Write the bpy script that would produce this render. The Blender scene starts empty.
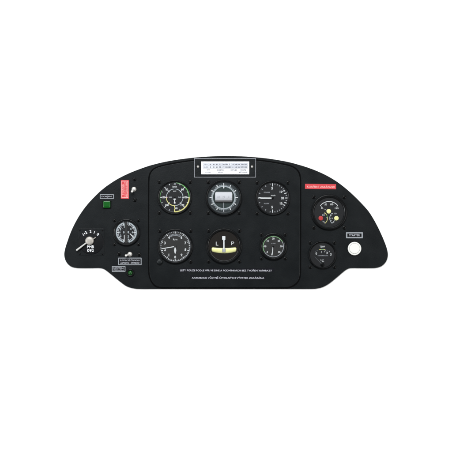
import bpy, math, random
from mathutils import Vector
random.seed(7)
S = 0.0021                      # metres per drawing unit; the panel is about 0.68 m wide
CX, CY = 226.0, 226.0
sc = bpy.context.scene
COL = sc.collection
pi = math.pi
def rad(a): return math.radians(a)

# ------------------------------------------------------------------ materials
def new_mat(name):
    m = bpy.data.materials.new(name); m.use_nodes = True
    nt = m.node_tree
    return m, nt, nt.nodes['Principled BSDF']

def mat(name, col, rough=0.5, metal=0.0, spec=0.5, bump=0.0, bscale=900.0, var=0.0, coat=0.0, vscale=30.0):
    m, nt, b = new_mat(name)
    b.inputs['Base Color'].default_value = (*col, 1)
    b.inputs['Roughness'].default_value = rough
    b.inputs['Metallic'].default_value = metal
    b.inputs['Specular IOR Level'].default_value = spec
    b.inputs['Coat Weight'].default_value = coat
    tc = nt.nodes.new('ShaderNodeTexCoord')
    if var:
        n = nt.nodes.new('ShaderNodeTexNoise'); n.inputs['Scale'].default_value = vscale
        n.inputs['Detail'].default_value = 6
        nt.links.new(tc.outputs['Object'], n.inputs['Vector'])
        r = nt.nodes.new('ShaderNodeMixRGB'); r.blend_type = 'MIX'
        r.inputs[1].default_value = (*[c * (1 - var) for c in col], 1)
        r.inputs[2].default_value = (*[min(1, c * (1 + var)) for c in col], 1)
        nt.links.new(n.outputs['Fac'], r.inputs[0]); nt.links.new(r.outputs[0], b.inputs['Base Color'])
        # roughness drifts a little too
        mr = nt.nodes.new('ShaderNodeMapRange')
        mr.inputs['To Min'].default_value = max(0.02, rough - 0.08); mr.inputs['To Max'].default_value = min(1, rough + 0.08)
        nt.links.new(n.outputs['Fac'], mr.inputs['Value']); nt.links.new(mr.outputs[0], b.inputs['Roughness'])
    if bump:
        n2 = nt.nodes.new('ShaderNodeTexNoise'); n2.inputs['Scale'].default_value = bscale
        n2.inputs['Detail'].default_value = 3
        nt.links.new(tc.outputs['Object'], n2.inputs['Vector'])
        bp = nt.nodes.new('ShaderNodeBump'); bp.inputs['Strength'].default_value = bump
        bp.inputs['Distance'].default_value = 0.0004
        nt.links.new(n2.outputs['Fac'], bp.inputs['Height']); nt.links.new(bp.outputs[0], b.inputs['Normal'])
    return m

M = {}
M['paint'] = mat('black_powder_coat', (0.0022, 0.0036, 0.0045), 0.40, spec=0.25, bump=0.42, bscale=700, var=0.22)
M['edge'] = mat('worn_aluminium_edge', (0.085, 0.085, 0.08), 0.5, spec=0.5, var=0.25, vscale=60)
M['grooveshade'] = mat('groove_shade_black', (0.0012, 0.0014, 0.0016), 0.8, spec=0.06)
M['bezel'] = mat('black_bezel', (0.0016, 0.0019, 0.0023), 0.36, spec=0.18, var=0.2, vscale=80)
M['screw'] = mat('blackened_screw', (0.0012, 0.0014, 0.0016), 0.38, spec=0.2)
M['bezel_lip'] = mat('polished_bezel_lip', (0.006, 0.0065, 0.007), 0.28, spec=0.6)
M['slot'] = mat('screw_slot', (0.0008, 0.0008, 0.0008), 0.8, spec=0.05)
M['dial'] = mat('dial_black', (0.021, 0.0212, 0.0235), 0.6, spec=0.2, var=0.12, vscale=120)
M['dial_grey'] = mat('dial_charcoal', (0.040, 0.039, 0.039), 0.6, spec=0.2, var=0.15, vscale=90)
M['dial_brown'] = mat('dial_brown', (0.0145, 0.0110, 0.0090), 0.6, spec=0.2, var=0.2, vscale=60)
M['dial_blue'] = mat('dial_slate', (0.034, 0.041, 0.046), 0.55, spec=0.25, var=0.12, vscale=90)
M['dial_green'] = mat('dial_greenish', (0.030, 0.043, 0.043), 0.55, spec=0.25, var=0.25, vscale=160)
M['white'] = mat('marking_white', (0.74, 0.75, 0.77), 0.6, spec=0.2, var=0.06, vscale=300)
M['grey'] = mat('marking_grey', (0.44, 0.45, 0.49), 0.6, spec=0.2, var=0.06, vscale=300)
M['dim'] = mat('marking_and_rim_glint', (0.11, 0.115, 0.125), 0.6, spec=0.2)
M['ringgrey'] = mat('ring_pale', (0.43, 0.47, 0.50), 0.6, spec=0.2)
M['yellow'] = mat('marking_yellow', (0.78, 0.72, 0.27), 0.6, spec=0.2)
M['lightyellow'] = mat('pale_yellow', (0.90, 0.87, 0.44), 0.4, spec=0.3)
M['green'] = mat('marking_green', (0.15, 0.44, 0.12), 0.6, spec=0.2)
M['palegreen'] = mat('marking_pale_green', (0.27, 0.50, 0.26), 0.6, spec=0.2)
M['red'] = mat('marking_red', (0.60, 0.06, 0.06), 0.5, spec=0.3)
M['tube'] = mat('slip_tube_yellow', (0.95, 0.93, 0.45), 0.25, spec=0.5, coat=0.3)
M['ball'] = mat('slip_ball_grey', (0.42, 0.42, 0.39), 0.3, spec=0.5)
M['drum'] = mat('compass_drum_white', (0.60, 0.60, 0.64), 0.5, spec=0.3, var=0.04)
M['drummark'] = mat('compass_drum_mark', (0.36, 0.36, 0.40), 0.6)
M['card'] = mat('card_white', (0.76, 0.77, 0.80), 0.6, spec=0.2, var=0.03)
M['ink'] = mat('card_ink', (0.035, 0.035, 0.05), 0.7)
M['inksoft'] = mat('card_ink_soft', (0.16, 0.16, 0.19), 0.7)
M['drumshade'] = mat('drum_shade_grey', (0.075, 0.072, 0.075), 0.6)
M['cardgrey'] = mat('card_printed_grey', (0.58, 0.60, 0.65), 0.6, spec=0.2)
M['tapewhite'] = mat('tape_lettering', (0.50, 0.50, 0.55), 0.6, spec=0.2)
M['labelgrey'] = mat('label_silver', (0.25, 0.265, 0.285), 0.5, spec=0.3, var=0.1, vscale=200)
M['labelblack'] = mat('label_black', (0.0032, 0.0036, 0.0046), 0.5, spec=0.15)
M['tape'] = mat('label_tape_black', (0.0030, 0.0034, 0.0056), 0.5, spec=0.15)
M['labelred'] = mat('label_red', (0.52, 0.050, 0.058), 0.45, spec=0.3, var=0.06)
M['labelpink'] = mat('label_lettering', (0.72, 0.45, 0.43), 0.5, spec=0.2)
M['chrome'] = mat('satin_steel', (0.70, 0.69, 0.66), 0.32, metal=0.35, spec=0.6)
M['steel'] = mat('brushed_steel', (0.40, 0.375, 0.34), 0.45, metal=0.30, var=0.15, vscale=220, bump=0.1)
M['lever'] = mat('painted_lever', (0.48, 0.48, 0.46), 0.4, spec=0.5, var=0.1, vscale=160)
M['rivet'] = mat('dull_aluminium', (0.45, 0.43, 0.40), 0.45, metal=0.3)
M['lampgreen'] = mat('green_lens', (0.002, 0.080, 0.006), 0.30, spec=0.4, coat=0.1)
M['lampdark'] = mat('green_lens_dark', (0.002, 0.050, 0.004), 0.22, spec=0.5)
M['buttonwhite'] = mat('white_plastic', (0.70, 0.70, 0.665), 0.35, spec=0.4)
M['knobgrey'] = mat('dark_knob', (0.008, 0.010, 0.011), 0.4, spec=0.3)

def glass_mat():
    m = bpy.data.materials.new('instrument_glass'); m.use_nodes = True
    nt = m.node_tree; nt.nodes.clear()
    o = nt.nodes.new('ShaderNodeOutputMaterial'); mx = nt.nodes.new('ShaderNodeMixShader')
    t = nt.nodes.new('ShaderNodeBsdfTransparent'); g = nt.nodes.new('ShaderNodeBsdfGlossy')
    g.inputs['Roughness'].default_value = 0.06
    t.inputs['Color'].default_value = (0.97, 0.98, 0.975, 1)
    f = nt.nodes.new('ShaderNodeFresnel'); f.inputs['IOR'].default_value = 1.4
    nt.links.new(f.outputs[0], mx.inputs[0]); nt.links.new(t.outputs[0], mx.inputs[1]); nt.links.new(g.outputs[0], mx.inputs[2])
    nt.links.new(mx.outputs[0], o.inputs[0])
    return m
M['glass'] = glass_mat()

# ------------------------------------------------------------------ text
_tc = {}
def text_mesh(s, bold):
    k = (s, bold)
    if k in _tc: return _tc[k]
    cu = bpy.data.curves.new('lettering', 'FONT'); cu.body = s; cu.resolution_u = 3
    cu.offset = bold; cu.fill_mode = 'BOTH'
    ob = bpy.data.objects.new('lettering', cu); COL.objects.link(ob)
    dg = bpy.context.evaluated_depsgraph_get(); ev = ob.evaluated_get(dg); me = ev.to_mesh()
    vs = [(v.co.x, v.co.y) for v in me.vertices]; fs = [tuple(p.vertices) for p in me.polygons]
    ev.to_mesh_clear(); bpy.data.objects.remove(ob); bpy.data.curves.remove(cu)
    xs = [v[0] for v in vs]; ys = [v[1] for v in vs]
    r = (vs, fs, min(xs), max(xs), min(ys), max(ys)); _tc[k] = r
    return r

# ------------------------------------------------------------------ mesh builder (local drawing units: x right, y up, z out of the panel)
class MB:
    def __init__(s): s.v = []; s.f = []; s.m = []; s.sm = []; s.names = []
    def mi(s, n):
        if n not in s.names: s.names.append(n)
        return s.names.index(n)
    def add(s, vs, fs, m, smooth=False):
        o = len(s.v); s.v += vs; i = s.mi(m)
        for f in fs: s.f.append(tuple(a + o for a in f)); s.m.append(i); s.sm.append(smooth)
    def arc(s, r0, r1, a0, a1, z, m, cx=0, cy=0, n=None):
        n = n or max(2, int(abs(a1 - a0) / 3)); vs = []; fs = []
        for i in range(n + 1):
            a = rad(a0 + (a1 - a0) * i / n)
            vs += [(cx + r0 * math.cos(a), cy + r0 * math.sin(a), z), (cx + r1 * math.cos(a), cy + r1 * math.sin(a), z)]
        for i in range(n):
            q = (2 * i, 2 * i + 1, 2 * i + 3, 2 * i + 2)
            fs.append(q if a1 > a0 else q[::-1])
        s.add(vs, fs, m)
    def disk(s, r, z, m, cx=0, cy=0, n=64):
        s.add([(cx + r * math.cos(2 * pi * i / n), cy + r * math.sin(2 * pi * i / n), z) for i in range(n)], [tuple(range(n))], m)
    def poly(s, pts, z, m): s.add([(x, y, z) for x, y in pts], [tuple(range(len(pts)))], m)
    def rect(s, x0, y0, x1, y1, z, m): s.poly([(x0, y0), (x1, y0), (x1, y1), (x0, y1)], z, m)
    def frame(s, x0, y0, x1, y1, w, z, m):
        s.rect(x0, y0, x1, y0 + w, z, m); s.rect(x0, y1 - w, x1, y1, z, m)
        s.rect(x0, y0 + w, x0 + w, y1 - w, z, m); s.rect(x1 - w, y0 + w, x1, y1 - w, z, m)
    def tick(s, a, r0, r1, w, z, m, cx=0, cy=0, w1=None):
        a = rad(a); c, d = math.cos(a), math.sin(a); w1 = w if w1 is None else w1
        P = lambda r, t: (cx + r * c - t * d, cy + r * d + t * c)
        s.poly([P(r0, -w / 2), P(r1, -w1 / 2), P(r1, w1 / 2), P(r0, w / 2)], z, m)
    def text(s, t, x, y, h, m, z, w=None, bold=0.0, rot=0.0, fn=None):
        vs, fs, x0, x1, y0, y1 = text_mesh(t, bold)
        k = h / (y1 - y0); kx = w / (x1 - x0) if w else k
        c, d = math.cos(rad(rot)), math.sin(rad(rot)); out = []
        for a, b in vs:
            a = (a - (x0 + x1) / 2) * kx; b = (b - (y0 + y1) / 2) * k
            X, Y = x + a * c - b * d, y + a * d + b * c
            out.append((X, Y, fn(X, Y) if fn else z))
        s.add(out, fs, m)
    def lathe(s, prof, m, cx=0, cy=0, n=64, smooth=True, capm=None):
        vs = []; fs = []; k = len(prof)
        for i in range(n):
            a = 2 * pi * i / n
            vs += [(cx + r * math.cos(a), cy + r * math.sin(a), z) for r, z in prof]
        for i in range(n):
            j = (i + 1) % n
            for q in range(k - 1): fs.append((i * k + q, j * k + q, j * k + q + 1, i * k + q + 1))
        s.add(vs, fs, m, smooth)
        if prof[-1][0] > 0.02:
            pass
    def dome(s, r, h, z0, m, cx=0, cy=0, n=32, k=6, side=0.0):
        prof = [(r, z0)] + ([(r, z0 + side)] if side else [])
        for i in range(1, k + 1):
            a = i / k * pi / 2; prof.append((max(r * math.cos(a), 0.004), z0 + side + h * math.sin(a)))
        s.lathe(prof, m, cx, cy, n)
    def prism(s, pts, z0, z1, m, bev=0.0, edge=None, side=None, k=1):
        n = len(pts); edge = edge or m; side = side or edge
        loops = [[(x, y, z0) for x, y in pts], [(x, y, z1 - bev) for x, y in pts]]
        for i in range(1, k + 1):
            if not bev: break
            a = i / k * pi / 2
            ins = offset(pts, -bev * (1 - math.cos(a))); loops.append([(x, y, z1 - bev + bev * math.sin(a)) for x, y in ins])
        vs = [v for l in loops for v in l]
        for L in range(len(loops) - 1):
            fs = [(L * n + i, L * n + (i + 1) % n, (L + 1) * n + (i + 1) % n, (L + 1) * n + i) for i in range(n)]
            o = len(s.v) if L == 0 else o
            mm = side if L == 0 else edge
            if L == 0: s.add(vs, fs, mm)
            else:
                i_ = s.mi(mm)
                for f in fs: s.f.append(tuple(a + o for a in f)); s.m.append(i_); s.sm.append(k > 1)
        t = (len(loops) - 1) * n; i_ = s.mi(m)
        s.f.append(tuple(o + t + i for i in range(n))); s.m.append(i_); s.sm.append(False)
    def tube(s, p0, p1, r0, r1, m, n=20, cap=True):
        p0, p1 = Vector(p0), Vector(p1); d = (p1 - p0).normalized()
        u = d.orthogonal().normalized(); w = d.cross(u); vs = []; fs = []
        for p, r in ((p0, r0), (p1, r1)):
            for i in range(n):
                a = 2 * pi * i / n; vs.append(tuple(p + u * r * math.cos(a) + w * r * math.sin(a)))
        for i in range(n): fs.append((i, (i + 1) % n, n + (i + 1) % n, n + i))
        s.add(vs, fs, m, True)
        if cap: s.add([vs[n + i] for i in range(n)], [tuple(range(n))], m); s.add([vs[i] for i in range(n)][::-1], [tuple(range(n))], m)
    def sphere(s, c, r, m, n=20, k=12):
        vs = []; fs = []
        for j in range(k + 1):
            t = pi * j / k
            for i in range(n):
                a = 2 * pi * i / n; vs.append((c[0] + r * math.sin(t) * math.cos(a), c[1] + r * math.sin(t) * math.sin(a), c[2] - r * math.cos(t)))
        for j in range(k):
            for i in range(n): fs.append((j * n + i, j * n + (i + 1) % n, (j + 1) * n + (i + 1) % n, (j + 1) * n + i))
        s.add(vs, fs, m, True)
    def build(s, name, parent=None, loc=(0, 0, 0), label=None):
        me = bpy.data.meshes.new(name)
        me.from_pydata([(x * S, y * S, z * S) for x, y, z in s.v], [], s.f)
        for n in s.names: me.materials.append(M[n])
        me.polygons.foreach_set('material_index', s.m); me.polygons.foreach_set('use_smooth', s.sm)
        me.update()
        o = bpy.data.objects.new(name, me); COL.objects.link(o)
        o.location = [c * S for c in loc]
        if parent: o.parent = parent
        if label: o['label'] = label
        return o

def offset(pts, d):
    """polygon (counter-clockwise) moved outwards by d"""
    n = len(pts); out = []
    for i in range(n):
        a, b, c = Vector(pts[i - 1]), Vector(pts[i]), Vector(pts[(i + 1) % n])
        e1, e2 = (b - a).normalized(), (c - b).normalized()
        n1, n2 = Vector((e1.y, -e1.x)), Vector((e2.y, -e2.x))
        nn = (n1 + n2); nn = nn.normalized() if nn.length > 1e-6 else n1
        k = max(0.5, nn.dot(n1)); q = b + nn * (d / k); out.append((q.x, q.y))
    return out

def smooth_loop(raw, step=1.0, it=6):
    """drawing points (clockwise on a y-down sheet) to an even, smoothed counter-clockwise y-up loop about the sheet's centre"""
    P = [Vector((x - CX, CY - y)) for x, y in raw]; n = len(P); dense = []
    for i in range(n):
        p0, p1, p2, p3 = P[i - 1], P[i], P[(i + 1) % n], P[(i + 2) % n]
        t0 = 0; t1 = t0 + (p1 - p0).length ** .5; t2 = t1 + (p2 - p1).length ** .5; t3 = t2 + (p3 - p2).length ** .5
        m = max(2, int((p2 - p1).length / 0.25))
        for j in range(m):
            t = t1 + (t2 - t1) * j / m
            A1 = p0 * ((t1 - t) / (t1 - t0)) + p1 * ((t - t0) / (t1 - t0)); A2 = p1 * ((t2 - t) / (t2 - t1)) + p2 * ((t - t1) / (t2 - t1))
            A3 = p2 * ((t3 - t) / (t3 - t2)) + p3 * ((t - t2) / (t3 - t2))
            B1 = A1 * ((t2 - t) / (t2 - t0)) + A2 * ((t - t0) / (t2 - t0)); B2 = A2 * ((t3 - t) / (t3 - t1)) + A3 * ((t - t1) / (t3 - t1))
            dense.append(B1 * ((t2 - t) / (t2 - t1)) + B2 * ((t - t1) / (t2 - t1)))
    L = [0]
    for i in range(len(dense)): L.append(L[-1] + (dense[(i + 1) % len(dense)] - dense[i]).length)
    N = int(L[-1] / step); out = []; k = 0
    for i in range(N):
        d = L[-1] * i / N
        while L[k + 1] < d: k += 1
        f = (d - L[k]) / max(1e-9, L[k + 1] - L[k]); out.append(dense[k].lerp(dense[(k + 1) % len(dense)], f))
    for _ in range(it): out = [(out[i - 1] + out[i] * 2 + out[(i + 1) % N]) / 4 for i in range(N)]
    if sum(out[i - 1].x * out[i].y - out[i].x * out[i - 1].y for i in range(N)) < 0: out.reverse()
    return [(p.x, p.y) for p in out]

def rrect(x0, y0, x1, y1, r, k=5):
    out = []
    for cx, cy, a0 in ((x1 - r, y1 - r, 0), (x0 + r, y1 - r, 90), (x0 + r, y0 + r, 180), (x1 - r, y0 + r, 270)):
        for i in range(k + 1):
            a = rad(a0 + 90 * i / k); out.append((cx + r * math.cos(a), cy + r * math.sin(a)))
    return out

# ------------------------------------------------------------------ setting: the white sheet it lies on
b = MB()
M['sheet'] = mat('white_paper_sheet', (0.90, 0.90, 0.895), 0.8, spec=0.1)
b.add([(-1900, -1900, 0), (1900, -1900, 0), (1900, 1900, 0), (-1900, 1900, 0)], [(0, 1, 2, 3)], 'sheet')
g = b.build('ground'); g['kind'] = 'structure'; g['label'] = 'plain white sheet under the instrument panel'

# ------------------------------------------------------------------ the panel
panel = bpy.data.objects.new('instrument_panel', None); COL.objects.link(panel)
panel.empty_display_size = 0.05
panel['label'] = 'black aircraft instrument panel with arched top, round gauges, switches and red warning labels'
panel['category'] = 'instrument panel'

OUT = [(64.0, 254.6), (65.0, 248.6), (67.1, 241.8), (71.6, 229.8), (78.3, 216.9), (86, 205.9), (91.2, 200), (102.5, 189.1), (116.6, 179.4), (129.8, 172.8), (140, 168.8),
       (150, 165.4), (165, 161.7), (180, 159.2), (194, 157.5), (210, 156.3), (226, 155.9), (242, 156.2), (254, 157), (270, 158.7), (287, 161.6), (298, 164.4), (310, 168.2),
       (323.3, 173.7), (336.6, 181.3), (349.8, 191.7), (363.1, 204.8), (369.4, 212.2), (377.3, 225.6), (384.3, 240.9), (387.3, 249.5), (388.1, 254.2), (387.6, 258.4), (385.2, 263.2), (380.9, 266.7),
       (375.9, 268.1), (371, 268.3), (360, 268.3), (350, 268.3), (347.6, 268.9), (345, 270.7), (328.5, 284.2), (321.9, 287.6), (315.9, 288.9), (310, 289.1), (290, 289.1), (226, 289.1), (160, 289.1), (141, 289.1),
       (134.2, 288.7), (126.9, 286.6), (120.2, 281.9), (106.5, 270.8), (104, 269.1), (101.6, 268.3), (90, 268.3), (80, 268.3), (75.4, 268.0), (71.9, 267.2), (68.3, 264.8), (65.4, 260.7)]
CEN = [(148.6, 250), (148.7, 270), (149.0, 275.0), (150.5, 279.9), (153.3, 284.6), (157, 287.1), (161, 288.0), (168, 288.2), (226, 288.2), (282, 288.2), (286.5, 288.1), (290.6, 287.3), (295.2, 284.9), (298.4, 281.4),
       (300.1, 277), (300.5, 272), (300.6, 250), (300.7, 190), (300.6, 178.5), (299.5, 173.3), (297, 169.4), (292.2, 166.3), (285, 164.3), (270, 161.6), (254, 159.7), (242, 158.9), (226, 158.6), (210, 159.0), (194, 160.2),
       (180, 162.1), (165, 164.9), (157.2, 167.0), (152.8, 169.4), (149.8, 173.5), (148.8, 178.5), (148.6, 190)]
ZP = 1.1                        # top of the base plate
ZC = 1.8                        # top of the raised middle plate
out_loop = smooth_loop(OUT); cen_loop = smooth_loop(CEN, it=3)
b = MB(); b.prism(out_loop, 0.0, ZP, 'paint', bev=0.22, edge='edge', side='edge')
b.build('base_plate', panel, label='wide black plate with an arched top edge and a thin bare metal rim')
b = MB()
inn, ou = offset(cen_loop, -0.85), offset(cen_loop, 0.62); n = len(inn)
vs = [(x, y, ZP) for x, y in ou] + [(x, y, ZP + 0.22) for x, y in offset(ou, -0.15)] + [(x, y, ZP + 0.22) for x, y in inn]
b.add(vs, [(i, (i + 1) % n, n + (i + 1) % n, n + i) for i in range(n)] + [(n + i, n + (i + 1) % n, 2 * n + (i + 1) % n, 2 * n + i) for i in range(n)], 'grooveshade')
b.build('groove_shade_strip', panel)  # black strip added for the shade in the groove round the middle plate
b = MB(); b.prism(offset(cen_loop, -0.75), ZP + 0.02, ZC, 'paint', bev=0.3, k=3)
b.build('raised_plate', panel, label='black middle plate with rounded corners set in a dark seam')

def at(px, py, z): return (px - CX, CY - py, z)

# ---- screws
def screw(parent, x, y, z, r=1.5, name='screw', ang=None):
    b = MB(); b.lathe([(r, 0), (r, 0.35), (r * .9, 0.58), (r * .6, 0.72), (r * .25, 0.78), (0.004, 0.79)], 'screw', n=24)
    a = random.uniform(0, 180) if ang is None else ang
    for q in (0, 90):
        t = rad(a + q); c, d = math.cos(t), math.sin(t); L, w = r * .62, r * .13
        b.poly([(-L * c + w * d, -L * d - w * c), (L * c + w * d, L * d - w * c), (L * c - w * d, L * d + w * c), (-L * c - w * d, -L * d + w * c)], 0.81 + q / 9000, 'slot')
    return b.build(name, parent, (x, y, z))

# ---- gauge body
def gauge(name, px, py, z, R, rin, label, off, rs=1.9, hb=1.7, missing=()):
    b = MB()
    b.lathe([(R, 0), (R, hb * .62), (R - 0.15, hb * .85), (R - 0.5, hb), (R - 1.1, hb + 0.02), (rin + 0.85, hb - 0.03)], 'bezel', n=96)
    b.lathe([(rin + 0.85, hb - 0.03), (rin + 0.35, hb - 0.3), (rin + 0.08, 0.75)], 'bezel_lip', n=96)
    b.lathe([(rin + 0.08, 0.75), (rin, 0.35), (rin, 0.05)], 'bezel', n=96)
    g = b.build(name, panel, at(px, py, z), label)
    gl = MB(); gl.disk(rin + 0.3, hb - 0.35, 'glass', n=72); gl.build('glass', g)
    for sx, sy in ((-1, 1), (1, 1), (-1, -1), (1, -1)):
        if (sx, sy) in missing: continue
        screw(g, sx * off, sy * off, 0, rs)
    return g
ZD, ZM = 0.25, 0.30             # dial face, printed markings
def dial(rin, m):
    b = MB(); b.disk(rin, ZD, m, n=72); return b

# 1 airspeed indicator
g = gauge('airspeed_indicator', 174.7, 197.3, ZC, 17.2, 15.3, 'airspeed gauge with a white inner ring and green and yellow arcs', 15.4)
b = dial(15.3, 'dial')
b.arc(14.2, 14.85, 84, 58, ZM, 'palegreen'); b.arc(14.0, 14.9, 58, 0, ZM, 'green'); b.arc(13.9, 15.0, 0, -88, ZM, 'yellow')
b.arc(14.5, 14.8, 152, 203, ZM, 'green'); b.arc(14.35, 14.75, 205, 268, ZM, 'dim')
b.tick(-90.5, 8.3, 14.9, 1.05, ZM + .02, 'yellow')
b.arc(8.0, 8.65, -20, 182, ZM, 'ringgrey'); b.arc(8.0, 8.75, 182, 270, ZM, 'yellow'); b.arc(8.0, 8.65, 270, 340, ZM, 'ringgrey')
b.tick(180, 7.2, 8.9, 0.9, ZM + .02, 'red')
for k in range(8):
    a = 90 - 45 * k
    if k != 4: b.tick(a, 12.4 if k != 0 else 14.3, 14.4, 0.7, ZM + .01, 'white')
    if k not in (0, 4): b.tick(a, 7.3, 9.6, 0.6, ZM + .03, 'white')
    b.tick(a + 22.5, 13.1, 14.3, 0.75, ZM + .01, 'grey' if k > 4 else 'white')
    for q in (9, 18, 27, 36): b.tick(a + q, 8.6, 9.2, 0.22, ZM + .01, 'dim')
b.text('40', 0, 13.3, 1.6, 'grey', ZM, bold=.03)
for k, t in enumerate(('80', '100', '120', '140', '160', '180', '60')):
    a = rad(45 - 45 * k); r = 11.0
    b.text(t, r * math.cos(a) + (1.1 if k == 3 else 0), r * math.sin(a), 2.0, 'white', ZM + .02, bold=.035)
b.text('km/h', 0, 10.6, 1.8, 'white', ZM, w=4.4, bold=.012); b.rect(-1.5, 8.0, 1.5, 9.3, ZM + .02, 'dial_blue'); b.text('IAS', 0, 6.1, 1.1, 'white', ZM, w=3.0, bold=.01)
b.text('200', -4.5, 0.05, 1.3, 'grey', ZM, w=2.9, bold=.02); b.text('240', 5.0, 0.05, 1.3, 'grey', ZM, w=2.9, bold=.02)
b.build('dial', g)
b = MB(); b.prism([(-.7, -6.3), (.7, -6.3), (.8, -5.2), (.45, -4.7), (.45, -2.5), (1.4, -2.2), (1.4, -1.7), (.7, -1.3), (-.7, -1.3), (-1.4, -1.7), (-1.4, -2.2), (-.45, -2.5), (-.45, -4.7), (-.8, -5.2)], .55, .7, 'white')
b.dome(0.75, .3, .7, 'bezel'); b.build('needle', g)

# 2 compass with an azimuth ring and a white drum
g = gauge('magnetic_compass', 223.7, 197.5, ZC, 18.0, 16.1, 'round compass with a pale degree ring and a white drum across the middle', 15.4, hb=2.9)
b = dial(16.1, 'dial_blue')
b.disk(10.6, ZD + .02, 'dial_green'); b.arc(10.7, 11.5, 0, 360, ZM, 'ringgrey', n=96)
for k in range(72):
    a = k * 5
    if k % 6 == 0:
        b.tick(a, 11.4, 14.2, 0.65, ZM + .02, 'white'); b.disk(0.62, ZM + .03, 'white', 13.4 * math.cos(rad(a)), 13.4 * math.sin(rad(a)), n=10)
    else: b.tick(a, 11.4, 13.0 if k % 2 == 0 else 12.4, 0.5, ZM + .02, 'ringgrey')
b.tick(90, 9.0, 14.6, .6, ZM + .04, 'white'); b.disk(.65, ZM + .05, 'white', 0, 10.1, n=12)
b.tick(-90, 4.6, 14.6, .45, ZM + .04, 'grey')
b.arc(14.9, 15.2, 200, 340, ZM, 'dim')  # highlight of the lower bezel rim, painted as a dim arc
b.build('dial', g)
b = MB(); HX = 8.55; RY = 5.1; ND = 20; yc = 0.55; vs = []; fs = []
def dz(y): return 0.35 + 1.9 * math.sqrt(max(0, 1 - ((y - yc) / RY) ** 2))
for sgn in (-1, 1):
    for i in range(ND + 1):
        y = yc + RY * math.cos(pi * i / ND); e = 1.5 * (1 - math.sqrt(max(0, 1 - (max(0, abs(y - yc) - RY + 2.2) / 2.2) ** 2)))
        vs.append((sgn * (HX - e), y, dz(y)))
for i in range(ND): fs.append((i, i + 1, ND + 1 + i + 1, ND + 1 + i))
b.add(vs, fs, 'drum', True); b.add(vs[:ND + 1], [tuple(range(ND + 1))], 'drum'); b.add(vs[ND + 1:], [tuple(range(ND, -1, -1))], 'drum')
fz = lambda X, Y: dz(Y) + .03
for t, x in (('33', -5.2), ('N', 0), ('3', 5.0)): b.text(t, x, 0.6, 1.9, 'drummark', 0, bold=.01, fn=fz)
for k in range(-6, 7):
    x = k * 1.3
    b.add([(x - .1, -.9, fz(0, -.9)), (x + .1, -.9, fz(0, -.9)), (x + .1, -1.7, fz(0, -1.7)), (x - .1, -1.7, fz(0, -1.7))][::-1], [(0, 1, 2, 3)], 'drummark')
b.build('compass_drum', g)
b = MB(); b.prism([(-8.5, -4.9), (8.5, -4.9), (8.5, -2.75), (-8.5, -2.75)], 1.2, 1.9, 'drumshade', bev=.5, k=3); b.build('drum_shade_bar', g)  # grey bar stands in for the shade on the drum's lower side

# 3 vertical speed indicator
g = gauge('vertical_speed_indicator', 272.5, 198.0, ZC, 17.4, 15.5, 'climb gauge with a white needle lying level to the left', 15.4)
b = dial(15.5, 'dial')
for k in range(36):
    a = k * 10
    if a in (90, 270): b.tick(a, 11.6, 14.6, .75, ZM, 'white')
    elif a in (0, 20, 340): b.tick(a, 12.6, 15.0, .8, ZM, 'white')
    elif a in (180,): b.tick(a, 12.5, 14.6, .8, ZM, 'white')
    elif 100 < a < 260:
        if k % 2 == 0: b.tick(a, 13.1, 14.3, .65, ZM, 'grey')
    else: b.tick(a, 13.4, 14.6, .6, ZM, 'grey')
b.text('5', -.4, 9.7, 2.6, 'white', ZM, bold=.04); b.text('5', -.4, -9.1, 2.6, 'white', ZM, bold=.04)
b.text('10', 8.5, 6.2, 2.3, 'white', ZM, bold=.04); b.text('20', 10.1, -.1, 2.4, 'white', ZM, bold=.04); b.text('10', 8.6, -5.4, 2.3, 'white', ZM, bold=.04)
for a in (33, -32): b.tick(a, 12.0, 14.4, .6, ZM, 'white')
b.text('STOUPÁNÍ', -5.6, 5.7, 1.5, 'grey', ZM, w=6.2, bold=.012); b.text('KLESÁNÍ', -5.9, -5.4, 1.4, 'grey', ZM, w=5.2, bold=.012)
b.text('m/s', .7, 2.7, 1.5, 'white', ZM, w=4.4, bold=.02)
b.build('dial', g)
b = MB(); b.prism([(-14.0, .55), (-11.6, -.85), (-.9, -.85), (-.6, .45), (-11.0, .5), (-13.6, 1.0)][::1], .55, .75, 'white'); b.dome(1.3, .3, .6, 'bezel'); b.build('needle', g)

# 4 altimeter
g = gauge('altimeter', 175.2, 246.3, ZC, 17.7, 15.3, 'altimeter with a charcoal face, two white needles and a setting knob', 15.4, missing=((-1, -1),))
b = dial(15.3, 'dial_grey')
for k in range(10):
    a = -90 - 36 * k
    b.tick(a, 12.9, 14.9, .85, ZM, 'white')
    for q in range(1, 5):
        aa = a - 7.2 * q; low = math.sin(rad(aa)) < -.1 or math.cos(rad(aa)) > .3
        b.tick(aa, 13.7, 14.8, .7 if low else .45, ZM, 'white' if low else 'grey')
    if k != 5: b.text(str(k), 10.75 * math.cos(rad(a)), 10.75 * math.sin(rad(a)), 2.7, 'white', ZM, bold=.045)
b.arc(14.65, 15.1, -120, 60, ZM, 'grey'); b.arc(14.8, 15.1, 60, 240, ZM, 'dim')
b.arc(10.6, 12.6, 62, 118, ZM - .01, 'dim'); b.arc(10.5, 10.8, 58, 122, ZM + .01, 'grey')
for k in range(9): b.tick(64 + 6.5 * k, 11.0, 12.6, .35, ZM + .02, 'grey')
b.text('km', 0, 7.0, 1.9, 'white', ZM, w=4.2, bold=.02)
b.build('dial', g)
b = MB(); b.prism([(-.5, -.9), (.5, -.9), (1.15, -4.2), (.55, -6.7), (0, -7.7), (-.55, -6.7), (-1.15, -4.2)][::-1], .45, .6, 'white'); b.build('needle', g, label='short broad needle pointing down')
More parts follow.
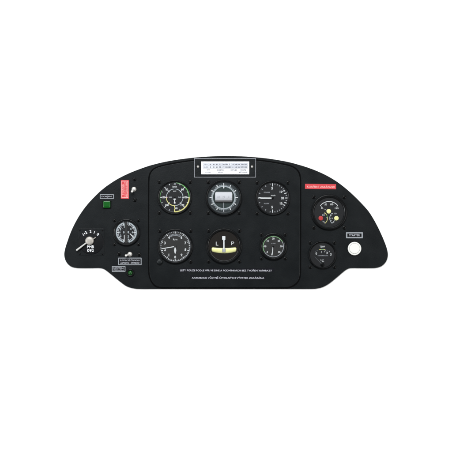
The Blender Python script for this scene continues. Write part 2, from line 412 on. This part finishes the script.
b = MB(); b.prism([(-.6, -.75), (-13.4, -2.75), (-14.0, -2.4), (-13.4, -2.05), (-.6, .25)][::-1], .7, .82, 'white'); b.dome(1.2, .25, .75, 'dial_grey'); b.build('needle', g, label='long thin needle pointing left')
b = MB(); b.lathe([(2.6, 0), (2.6, 1.9), (2.3, 2.4), (1.4, 2.65), (.004, 2.7)], 'knobgrey', n=32)
for k in range(18): b.tube((2.58 * math.cos(k * pi / 9), 2.58 * math.sin(k * pi / 9), .1), (2.58 * math.cos(k * pi / 9), 2.58 * math.sin(k * pi / 9), 1.9), .22, .22, 'knobgrey', n=6)
b.build('knob', g, (-15.7, -15.3, 0))

# 5 turn and slip indicator
g = gauge('turn_indicator', 224.0, 246.1, ZC, 17.9, 15.2, 'turn and slip gauge with a curved yellow tube, a grey ball and a white pointer', 15.4)
b = dial(15.2, 'dial_brown')
b.text('L', -6.9, 2.5, 3.8, 'white', ZM, w=2.4, bold=.01); b.text('P', 8.7, 2.8, 3.5, 'white', ZM, w=2.9, bold=.01)
b.arc(14.6, 14.9, 200, 340, ZM, 'dim')  # dim arc painted for the light caught by the lower rim
b.build('dial', g)
b = MB(); N = 28; w = 12.25; rows = 7; vs = []; fs = []
for i in range(N + 1):
    t = -1 + 2 * i / N; x = t * w; top = -1.15 - .75 * (1 - t * t); bot = -5.35 - 1.75 * (1 - t * t)
    e = .75 * max(0, (abs(t) - .94) / .06) ** 2
    for j in range(rows + 1):
        q = j / rows; vs.append((x, (top - e) + (bot + e - top + e) * q, .32 + .75 * math.sin(pi * q) ** .6 if 0 < j < rows else .30))
for i in range(N):
    for j in range(rows):
        k = i * (rows + 1) + j; fs.append((k, k + 1, k + rows + 2, k + rows + 1))
b.add(vs, fs, 'tube', True); b.build('slip_tube', g)
b = MB(); b.prism(rrect(-1.9, -6.2, 1.75, -2.3, .5), .9, 1.22, 'ball', bev=.15); b.rect(-1.2, -5.5, 1.05, -3.0, 1.24, 'grey'); b.build('slip_ball', g)
b = MB(); b.prism([(-.85, -3.4), (.6, -3.4), (.55, 5.8), (1.35, 6.3), (1.45, 9.7), (.9, 10.1), (-1.4, 10.1), (-1.9, 9.7), (-1.8, 6.3), (-.85, 5.8)], 1.02, 1.3, 'white', bev=.12); b.build('needle', g)

# 6 small tachometer
g = gauge('tachometer', 273.3, 246.6, ZC, 13.8, 10.9, 'small gauge with a green arc over the top and a needle pointing down', 11.9, rs=1.75)
b = dial(10.9, 'dial_grey')
b.arc(9.9, 10.55, 28, 212, ZM, 'palegreen'); b.arc(9.95, 10.5, 212, 388, ZM, 'grey')
for k, t in enumerate(('5', '10', '15', '20', '25', '30', '35')):
    a = rad(222 - 44 * k); b.text(t, 8.0 * math.cos(a), 8.0 * math.sin(a), 1.9, 'white', ZM, bold=.04)
    b.tick(math.degrees(a), 9.3, 10.0, .4, ZM, 'white')
b.text('x100', 0, 3.2, 1.1, 'grey', ZM, w=4.2)
b.build('dial', g)
b = MB(); b.prism([(-.1, -.6), (-.75, -.6), (-1.15, -5), (-2.15, -8.6), (-.9, -8.7), (-.25, -4.5)], .5, .65, 'white'); b.dome(.8, .25, .55, 'bezel'); b.build('needle', g)

# 7 triple engine gauge
g = gauge('engine_gauge', 329.1, 212.4, ZP, 17.9, 14.9, 'triple engine gauge with two yellow hubs and one red hub', 15.2)
b = dial(14.9, 'dial')
b.arc(10.7, 11.3, 142, 38, ZM, 'white')
for a in (142, 125, 108, 90, 72, 55, 38): b.tick(a, 9.6 if a in (142, 108, 72, 38) else 10.2, 11.0, .5, ZM + .01, 'white')
b.text('50', -3.3, 7.9, 1.8, 'white', ZM, bold=.03); b.text('100', 2.7, 8.0, 1.8, 'white', ZM, bold=.03); b.text('125', 7.6, 4.1, 1.6, 'white', ZM, w=3.6, bold=.03); b.text('0', -7.2, 4.4, 1.7, 'white', ZM, w=1.5, bold=.03)
b.arc(6.4, 6.95, -52, 8, ZM, 'yellow', -8.3, -5.8); b.arc(6.4, 6.95, 8, 30, ZM, 'green', -8.3, -5.8); b.arc(6.4, 6.95, 30, 56, ZM, 'yellow', -8.3, -5.8)
b.arc(6.3, 6.95, 128, 232, ZM, 'ringgrey', 7.3, -5.8)
for a in (-50, 5, 55): b.tick(a, 5.6, 6.6, .4, ZM + .01, 'white', -8.3, -5.8)
for a in (130, 155, 180, 205, 230): b.tick(a, 5.3, 6.5, .4, ZM + .01, 'white', 7.3, -5.8)
b.text('15', -5.6, -2.6, 1.5, 'grey', ZM, w=2.6, bold=.03); b.text('0', -5.2, -9.3, 1.4, 'white', ZM, bold=.03)
b.text('10', 6.2, -1.1, 1.5, 'grey', ZM, w=2.7, bold=.03); b.text('5', 3.1, -5.9, 1.4, 'white', ZM, bold=.03); b.text('0', 4.7, -9.5, 1.5, 'white', ZM, bold=.03)
b.build('dial', g)
for cx, cy, m, tip, lab in ((-.3, 1.1, 'lightyellow', (-6.2, 4.0), 'yellow hub at the middle'), (-8.3, -5.8, 'red', (-6.4, -9.6), 'red hub'), (7.3, -5.8, 'lightyellow', (4.6, -9.4), 'yellow hub beside the red one')):
    b = MB(); dx, dy = tip[0] - cx, tip[1] - cy; L = math.hypot(dx, dy); c, d = dx / L, dy / L
    b.prism([(cx - .35 * d * -1, cy - .35 * c), (cx + dx, cy + dy), (cx - .35 * d, cy + .35 * c)], .45, .55, 'white')
    b.dome(2.3, .22, .55, m, cx, cy, side=.2); b.build('needle', g, label=lab)

# 8 temperature gauge
g = gauge('temperature_gauge', 322.4, 254.9, ZP, 14.0, 12.4, 'small temperature gauge with a short yellow green arc', 12.1, rs=1.75)
b = dial(12.4, 'dial')
b.text('TEMP', 0, 8.2, 1.8, 'white', ZM, w=5.3, bold=.012)
b.text('0', -6.1, 1.4, 2.3, 'white', ZM, bold=.03); b.text('1', -1.1, 2.9, 2.2, 'white', ZM, bold=.03); b.text('2', 4.7, 2.0, 2.4, 'white', ZM, bold=.03); b.text('3', 8.5, .5, 2.5, 'white', ZM, bold=.03)
b.arc(11.9, 12.5, 105, 76, ZM, 'yellow', 0, -6.6); b.arc(11.7, 12.5, 97, 84, ZM + .01, 'palegreen', 0, -6.6); b.arc(12.0, 12.3, 76, 52, ZM, 'dim', 0, -6.6); b.arc(12.0, 12.3, 128, 105, ZM, 'dim', 0, -6.6)
b.tick(76, 9.6, 12.4, .5, ZM, 'white', 0, -6.6); b.tick(55, 11.5, 13, .5, ZM, 'white', 0, -6.6)
b.rect(-4.6, -1.1, 5.6, -.75, ZM, 'grey')
for k in range(12): b.rect(-4.5 + k * .9, -.75, -4.3 + k * .9, -.2, ZM, 'grey')
b.text('°C', -.2, -5.9, 2.6, 'white', ZM, w=3.6, bold=.02)
b.build('dial', g)
b = MB(); b.prism([(-.6, -9.6), (.0, -9.2), (-7.6, -1.7), (-7.8, -1.9)][::1], .45, .55, 'dim'); b.dome(2.0, .3, .45, 'bezel', 0, -9.9); b.build('needle', g)

# 9 double gauge with two halves
g = gauge('double_gauge', 126.3, 232.5, ZP, 13.6, 11.3, 'small double gauge with two white half circle scales', 12.0, rs=1.65)
b = dial(11.3, 'dial')
for s_, a0, a1 in ((-1, 104, 256), (1, -76, 76)):
    b.arc(9.1, 10.5, a0, a1, ZM, 'ringgrey'); b.arc(7.9, 8.4, a0 + 4, a1 - 4, ZM, 'grey')
    for k in range(13):
        a = a0 + 6 + (a1 - a0 - 12) * k / 12; b.tick(a, 8.0 if k % 3 else 7.2, 9.5, .65, ZM + .01, 'white' if k % 3 == 0 else 'grey')
b.rect(-2.45, -9.3, -1.75, -2.4, ZM, 'white'); b.rect(-2.45, 4.6, -1.75, 9.2, ZM, 'ringgrey'); b.rect(1.15, 7.5, 1.75, 11.0, ZM, 'grey'); b.rect(-3.0, 9.3, -2.3, 10.9, ZM, 'grey'); b.rect(1.5, -9.6, 2.1, -5.8, ZM, 'ringgrey')
for t, x, y in (('5', -5.9, 3.2), ('4', -6.7, .1), ('2', -5.7, -3.2), ('0', -2.6, .2), ('8', 2.0, .3), ('6', 4.6, 3.8), ('4', 6.2, .2), ('2', 2.0, -4.0)):
    b.text(t, x, y, 2.3, 'ringgrey', ZM + .02, bold=.06)
b.build('dial', g)
b = MB(); b.prism([(3.3, -1.3), (3.9, -.9), (7.2, -3.9), (6.8, -4.7), (6.0, -4.3)][::-1], .5, .62, 'white'); b.build('needle', g, label='white needle of the half beside the middle plate')
b = MB(); b.prism([(-2.7, 3.0), (-3.2, 3.4), (-6.4, 6.4), (-6.1, 6.7)][::-1], .5, .62, 'grey'); b.build('needle', g, label='grey needle of the half beside the magneto switch')
b = MB(); b.prism([(-1.7, -11.0), (1.1, -11.0), (1.1, 11.0), (-1.7, 11.0)], .3, .5, 'dial_grey', bev=.1); b.build('middle_bar', g)

# ------------------------------------------------------------------ magneto switch
b = MB(); b.prism(rrect(-13.3, -13.9, 13.0, 13.5, 1.2), 0, .35, 'paint', bev=.2, k=2)
b.lathe([(12.6, .3), (12.4, .62), (11.8, .75), (.004, .75)], 'labelblack', n=72)
for t, x, y, r_ in (('1+2', -6.3, 8.5, 36), ('2', -.7, 10.4, 2), ('1', 3.1, 9.5, -20), ('0', 6.7, 7.5, -42)):
    b.text(t, x, y, 2.7, 'white', .79, bold=.02, rot=r_, w=4.6 if t == '1+2' else None)
b.text('PMB', -.7, -4.9, 2.9, 'white', .79, w=6.8, bold=.015); b.text('092', -.7, -8.6, 2.9, 'white', .79, w=6.6, bold=.015)
g = b.build('magneto_switch', panel, at(91.2, 241.9, ZP), 'rotary magneto switch with a square black flange and a pale lever')
b = MB(); b.lathe([(4.3, .75), (4.2, 2.3), (3.9, 2.8), (3.2, 3.2), (2.0, 3.4), (.004, 3.45)], 'steel', -1.6, 1.1, n=48)
b.build('hub', g)
b = MB(); b.tube((-4.7, -1.0, 2.4), (-14.0, -8.1, 3.0), .72, .95, 'lever'); b.sphere((-14.0, -8.1, 3.0), .97, 'lever')
b.add([(1.9, 2.2, 2.1), (2.6, 3.9, 2.1), (5.0, 5.0, 2.1), (4.6, 4.1, 2.1), (1.9, 2.2, 2.5), (2.6, 3.9, 2.5), (5.0, 5.0, 2.4), (4.6, 4.1, 2.4)],
      [(4, 7, 6, 5), (0, 3, 7, 4), (3, 2, 6, 7), (2, 1, 5, 6)], 'steel')
b.build('lever', g)
for sx, sy in ((-1, 1), (1, 1), (1, -1), (-1, -1)): screw(g, sx * 11.3 - .1, sy * 11.8 - .2, .35, .75)

# ------------------------------------------------------------------ toggle switches
def toggle(px, py, tx, ty, label, screws, hexr=1.85):
    b = MB(); hx = [(hexr * math.cos(pi / 6 + k * pi / 3), hexr * math.sin(pi / 6 + k * pi / 3)) for k in range(6)]
    b.lathe([(2.35, 0), (2.35, .2), (1.7, .22)], 'rivet', n=32); b.prism(hx, .2, 1.1, 'chrome', bev=.15)
    b.lathe([(1.5, 1.0), (1.5, 1.9), (1.2, 2.1), (.004, 2.1)], 'chrome', n=24)
    g = b.build('toggle_switch', panel, at(px, py, ZP), label)
    b = MB(); b.tube((0, 0, 1.7), (tx, ty, 4.6),   .62, 1.05, 'chrome'); b.sphere((tx, ty, 4.6), 1.25, 'chrome'); b.build('lever', g)
    for x, y in screws: screw(g, x, y, 0, 1.9)
    return g
toggle(133.9, 189.2, -1.5, -2.4, 'chrome toggle switch beside the upright red label', ((.5, 9.9), (.9, -10.8)))
toggle(129.8, 254.3, -3.4, -1.1, 'chrome toggle switch above a two line silver label', ((-10.9, .4), (9.3, -.4)))

# ------------------------------------------------------------------ lamps and button
b = MB(); b.prism(rrect(-4.5, -4.3, 4.5, 4.2, 1.0), 0, .5, 'bezel', bev=.2, k=2); g = b.build('indicator_lamp', panel, at(106.8, 204.5, ZP), 'square green lamp under a small silver label')
b = MB(); b.prism(rrect(-3.6, -3.4, 3.6, 3.5, .9), .4, 2.0, 'lampgreen', bev=.7, k=4); b.rect(-2.4, -2.1, 2.3, -1.75, 2.02, 'lampdark'); b.build('lens', g)
b = MB(); b.lathe([(4.0, 0), (4.0, .7), (3.5, 1.0), (2.5, 1.0), (2.4, .5)], 'bezel', n=40); g = b.build('indicator_lamp', panel, at(130.3, 272.9, ZP), 'round green lamp in a black ring')
b = MB(); b.dome(2.35, 1.7, .5, 'lampdark', n=36, k=8); b.build('lens', g)
b = MB(); b.lathe([(6.7, 0), (6.75, 1.4), (6.5, 1.85), (6.0, 2.05), (5.45, 2.0), (5.25, 1.7)], 'buttonwhite', n=72); g = b.build('push_button', panel, at(354.5, 248.6, ZP), 'round white starter button in a white ring')
b = MB(); b.lathe([(5.15, 1.2), (5.15, 2.2), (4.9, 2.45), (4.2, 2.5), (2, 2.42), (.004, 2.4)], 'buttonwhite', n=72); b.build('button_cap', g)

# ------------------------------------------------------------------ labels
def label_plate(px0, py0, px1, py1, name, label, lines, wd=.75, h=1.2, dark=True, face='labelblack'):
    cx, cy = (px0 + px1) / 2, (py0 + py1) / 2; w, hh = (px1 - px0) / 2, (py1 - py0) / 2
    b = MB(); b.prism(rrect(-w, -hh, w, hh, .5), 0, .25, 'labelgrey', bev=.08)
    b.rect(-w + wd, -hh + wd, w - wd, hh - wd, .28, face)
    for t, y, tw in lines: b.text(t, 0, y, h, 'grey', .31, w=tw, bold=.004)
    return b.build(name, panel, at(cx, cy, ZP), label)
label_plate(99.8, 194.2, 113.8, 198.9, 'name_plate', 'small silver framed label above the square green lamp', [('DOBÍJENÍ', 0, 10.6)], wd=.65, h=2.1)
label_plate(118.2, 257.7, 141.5, 265.2, 'name_plate', 'silver framed label with two lines under a toggle switch', [('ELEKTRICKÉ ČERPADLO', 1.3, 19.4), ('ZAPNUTO - VYPNUTO', -1.45, 19.0)], wd=.8, h=2.0)
label_plate(111.8, 266.1, 125.4, 271.9, 'name_plate', 'small silver framed label beside the round green lamp', [('KONTROLA', 1.0, 10.2), ('ČERPADLA', -.95, 10.4)], wd=.75, h=1.55)
label_plate(346.1, 232.2, 362.9, 238.3, 'name_plate', 'silver framed label reading STARTER above the white button', [('STARTER', 0, 10.8)], wd=1.3, h=1.8)

b = MB(); b.prism(rrect(-15.5, -2.5, 15.5, 2.5, .15), 0, .12, 'labelred'); b.text('KOUŘENÍ', -7.4, 0, 2.4, 'labelpink', .15, w=12.0, bold=.006); b.text('ZAKÁZÁNO', 7.0, -.15, 2.3, 'labelpink', .15, w=14.8, bold=.006)
o = b.build('warning_label', panel, at(320.6, 186.5, ZP), 'wide red label with white lettering above the triple engine gauge'); o.rotation_euler.z = rad(-.8)
b = MB(); b.prism(rrect(-3.95, -9.3, 3.95, 9.3, .15), 0, .12, 'labelred'); b.frame(-3.3, -8.6, 3.3, 8.6, .55, .15, 'labelpink')
for t, x, tw in (('POZOR', -1.75, 11.0), ('HLAVNÍ VYPÍNAČ', 0, 15.4), ('PO LETU VYPNI', 1.75, 14.6)): b.text(t, x, 0, 1.3, 'labelpink', .15, w=tw, bold=.004, rot=90)
b.build('warning_label', panel, at(124.8, 189.4, ZP), 'narrow red label with upright lettering beside a toggle switch')

def strip(px0, px1, py, tx0, tx1, t, h, label):
    b = MB(); cx = (px0 + px1) / 2; b.prism(rrect(px0 - cx, -2.0, px1 - cx, 2.0, .2), 0, .08, 'tape')
    b.text(t, (tx0 + tx1) / 2 - cx, 0, h, 'tapewhite', .11, w=tx1 - tx0, bold=.006)
    o = b.build('text_strip', panel, at(cx, py, ZC), label); o.rotation_euler.z = rad(-.15)
strip(178.6, 274.4, 270.2, 180.2, 271.9, 'LETY POUZE PODLE VFR VE DNE A PODMÍNKÁCH BEZ TVOŘENÍ NÁMRAZY', 2.35, 'black tape with the upper, longer line of white lettering')
strip(190.2, 265.6, 277.6, 191.8, 264.2, 'AKROBACIE VČETNĚ ÚMYSLNÝCH VÝVRTEK ZAKÁZÁNA', 2.35, 'black tape with the lower, shorter line of white lettering')

# compass correction card holder
b = MB(); W, H = 30.9, 9.5
b.prism(rrect(-W, -H, W, H, .3), 0, .5, 'paint', bev=.1)
b.frame(-W + .05, -H + .05, W - .05, H - .05, .30, .53, 'grey')
g = b.build('card_holder', panel, at(225.0, 167.9, ZC), 'black holder with a thin pale border and a white compass correction card')
b = MB(); b.prism(rrect(-23.8, -6.4, 24.2, 6.4, .2), .5, .62, 'card')
b.rect(-22, -.6, 22.6, 4.9, .635, 'cardgrey'); b.frame(-22.0, -.6, 22.6, 4.9, .16, .65, 'inksoft'); b.rect(-22, 2.1, 22.6, 2.26, .65, 'inksoft')
xs = [-14.6, -11.4, -8.2, -5.0, -1.8, 1.4, 4.6, 7.8, 11.0, 14.2, 17.4, 20.6]
for x in xs: b.rect(x - 1.66, -.6, x - 1.56, 4.9, .65, 'inksoft')
b.text('PRO', -19.1, 3.5, 1.25, 'ink', .66, w=3.6); b.text('KURS', -19.1, .75, 1.25, 'ink', .66, w=4.0)
for x, t, u in zip(xs, ('N', '30', '60', 'E', '120', '150', 'S', '210', '240', 'W', '300', '330'), ('0', '31', '61', '90', '119', '150', '181', '211', '240', '269', '299', '330')):
    b.text(t, x, 3.5, 1.5, 'ink', .66, w=None if len(t) < 3 else 2.6, bold=.04); b.text(u, x, .75, 1.4, 'ink', .66, w=None if len(u) < 3 else 2.5, bold=.03)
for x, t, u in ((-16.8, 'TYP', 'KLUZÁK'), (-4.6, 'KOMPAS', 'SEŘÍZEN'), (8.6, 'DATUM', ''), (18.2, 'PODPIS', 'MECHANIK')):
    b.text(t, x, -2.2, 1.3, 'ink', .66, bold=.03)
    if u: b.text(u, x, -4.3, 1.3, 'ink', .66, bold=.02)
b.build('correction_card', g)
for x, m in ((-27.0, 'rivet'), (27.0, 'rivet')):
    b = MB(); b.dome(1.15, .5, .5, m, n=24); b.disk(.35, 1.02, 'inksoft', n=12); b.build('rivet', g, (x, 1.25, 0))

# ------------------------------------------------------------------ camera, lamps, world
cam = bpy.data.cameras.new('camera'); co = bpy.data.objects.new('camera', cam); COL.objects.link(co)
H = 2.4; co.location = (0, 0, H); cam.sensor_width = 36; cam.lens = 36 * (H - ZC * S) / (452 * S); cam.clip_end = 50; cam.clip_start = .01
sc.camera = co
def area(name, loc, target, sx, sy, p, col=(1, 1, 1)):
    l = bpy.data.lights.new(name, 'AREA'); l.shape = 'RECTANGLE'; l.size = sx; l.size_y = sy; l.energy = p; l.color = col
    o = bpy.data.objects.new(name, l); COL.objects.link(o); o.location = loc
    o.rotation_euler = (Vector(target) - Vector(loc)).to_track_quat('-Z', 'Y').to_euler()
area('key_softbox', (-0.30, 1.50, 2.0), (0, 0.05, 0), 1.5, 0.8, 78, (0.96, 0.985, 1.0))
area('left_softbox', (-1.9, -0.35, 1.6), (-0.1, -0.05, 0), 0.9, 1.5, 30, (0.95, 0.975, 1.0))
area('right_softbox', (1.9, -0.35, 1.6), (0.1, -0.05, 0), 0.9, 1.5, 30, (1.0, 0.99, 0.97))
w = bpy.data.worlds.new('World'); sc.world = w; w.use_nodes = True
bg = w.node_tree.nodes['Background']; bg.inputs[0].default_value = (0.9, 0.95, 1.0, 1); bg.inputs[1].default_value = 0.06
vs_ = sc.view_settings; vs_.view_transform = 'Standard'; vs_.look = 'None'; vs_.exposure = 0; vs_.gamma = 1
sc.display_settings.display_device = 'sRGB'
sc.render.film_transparent = False
sc.cycles.use_denoising = True
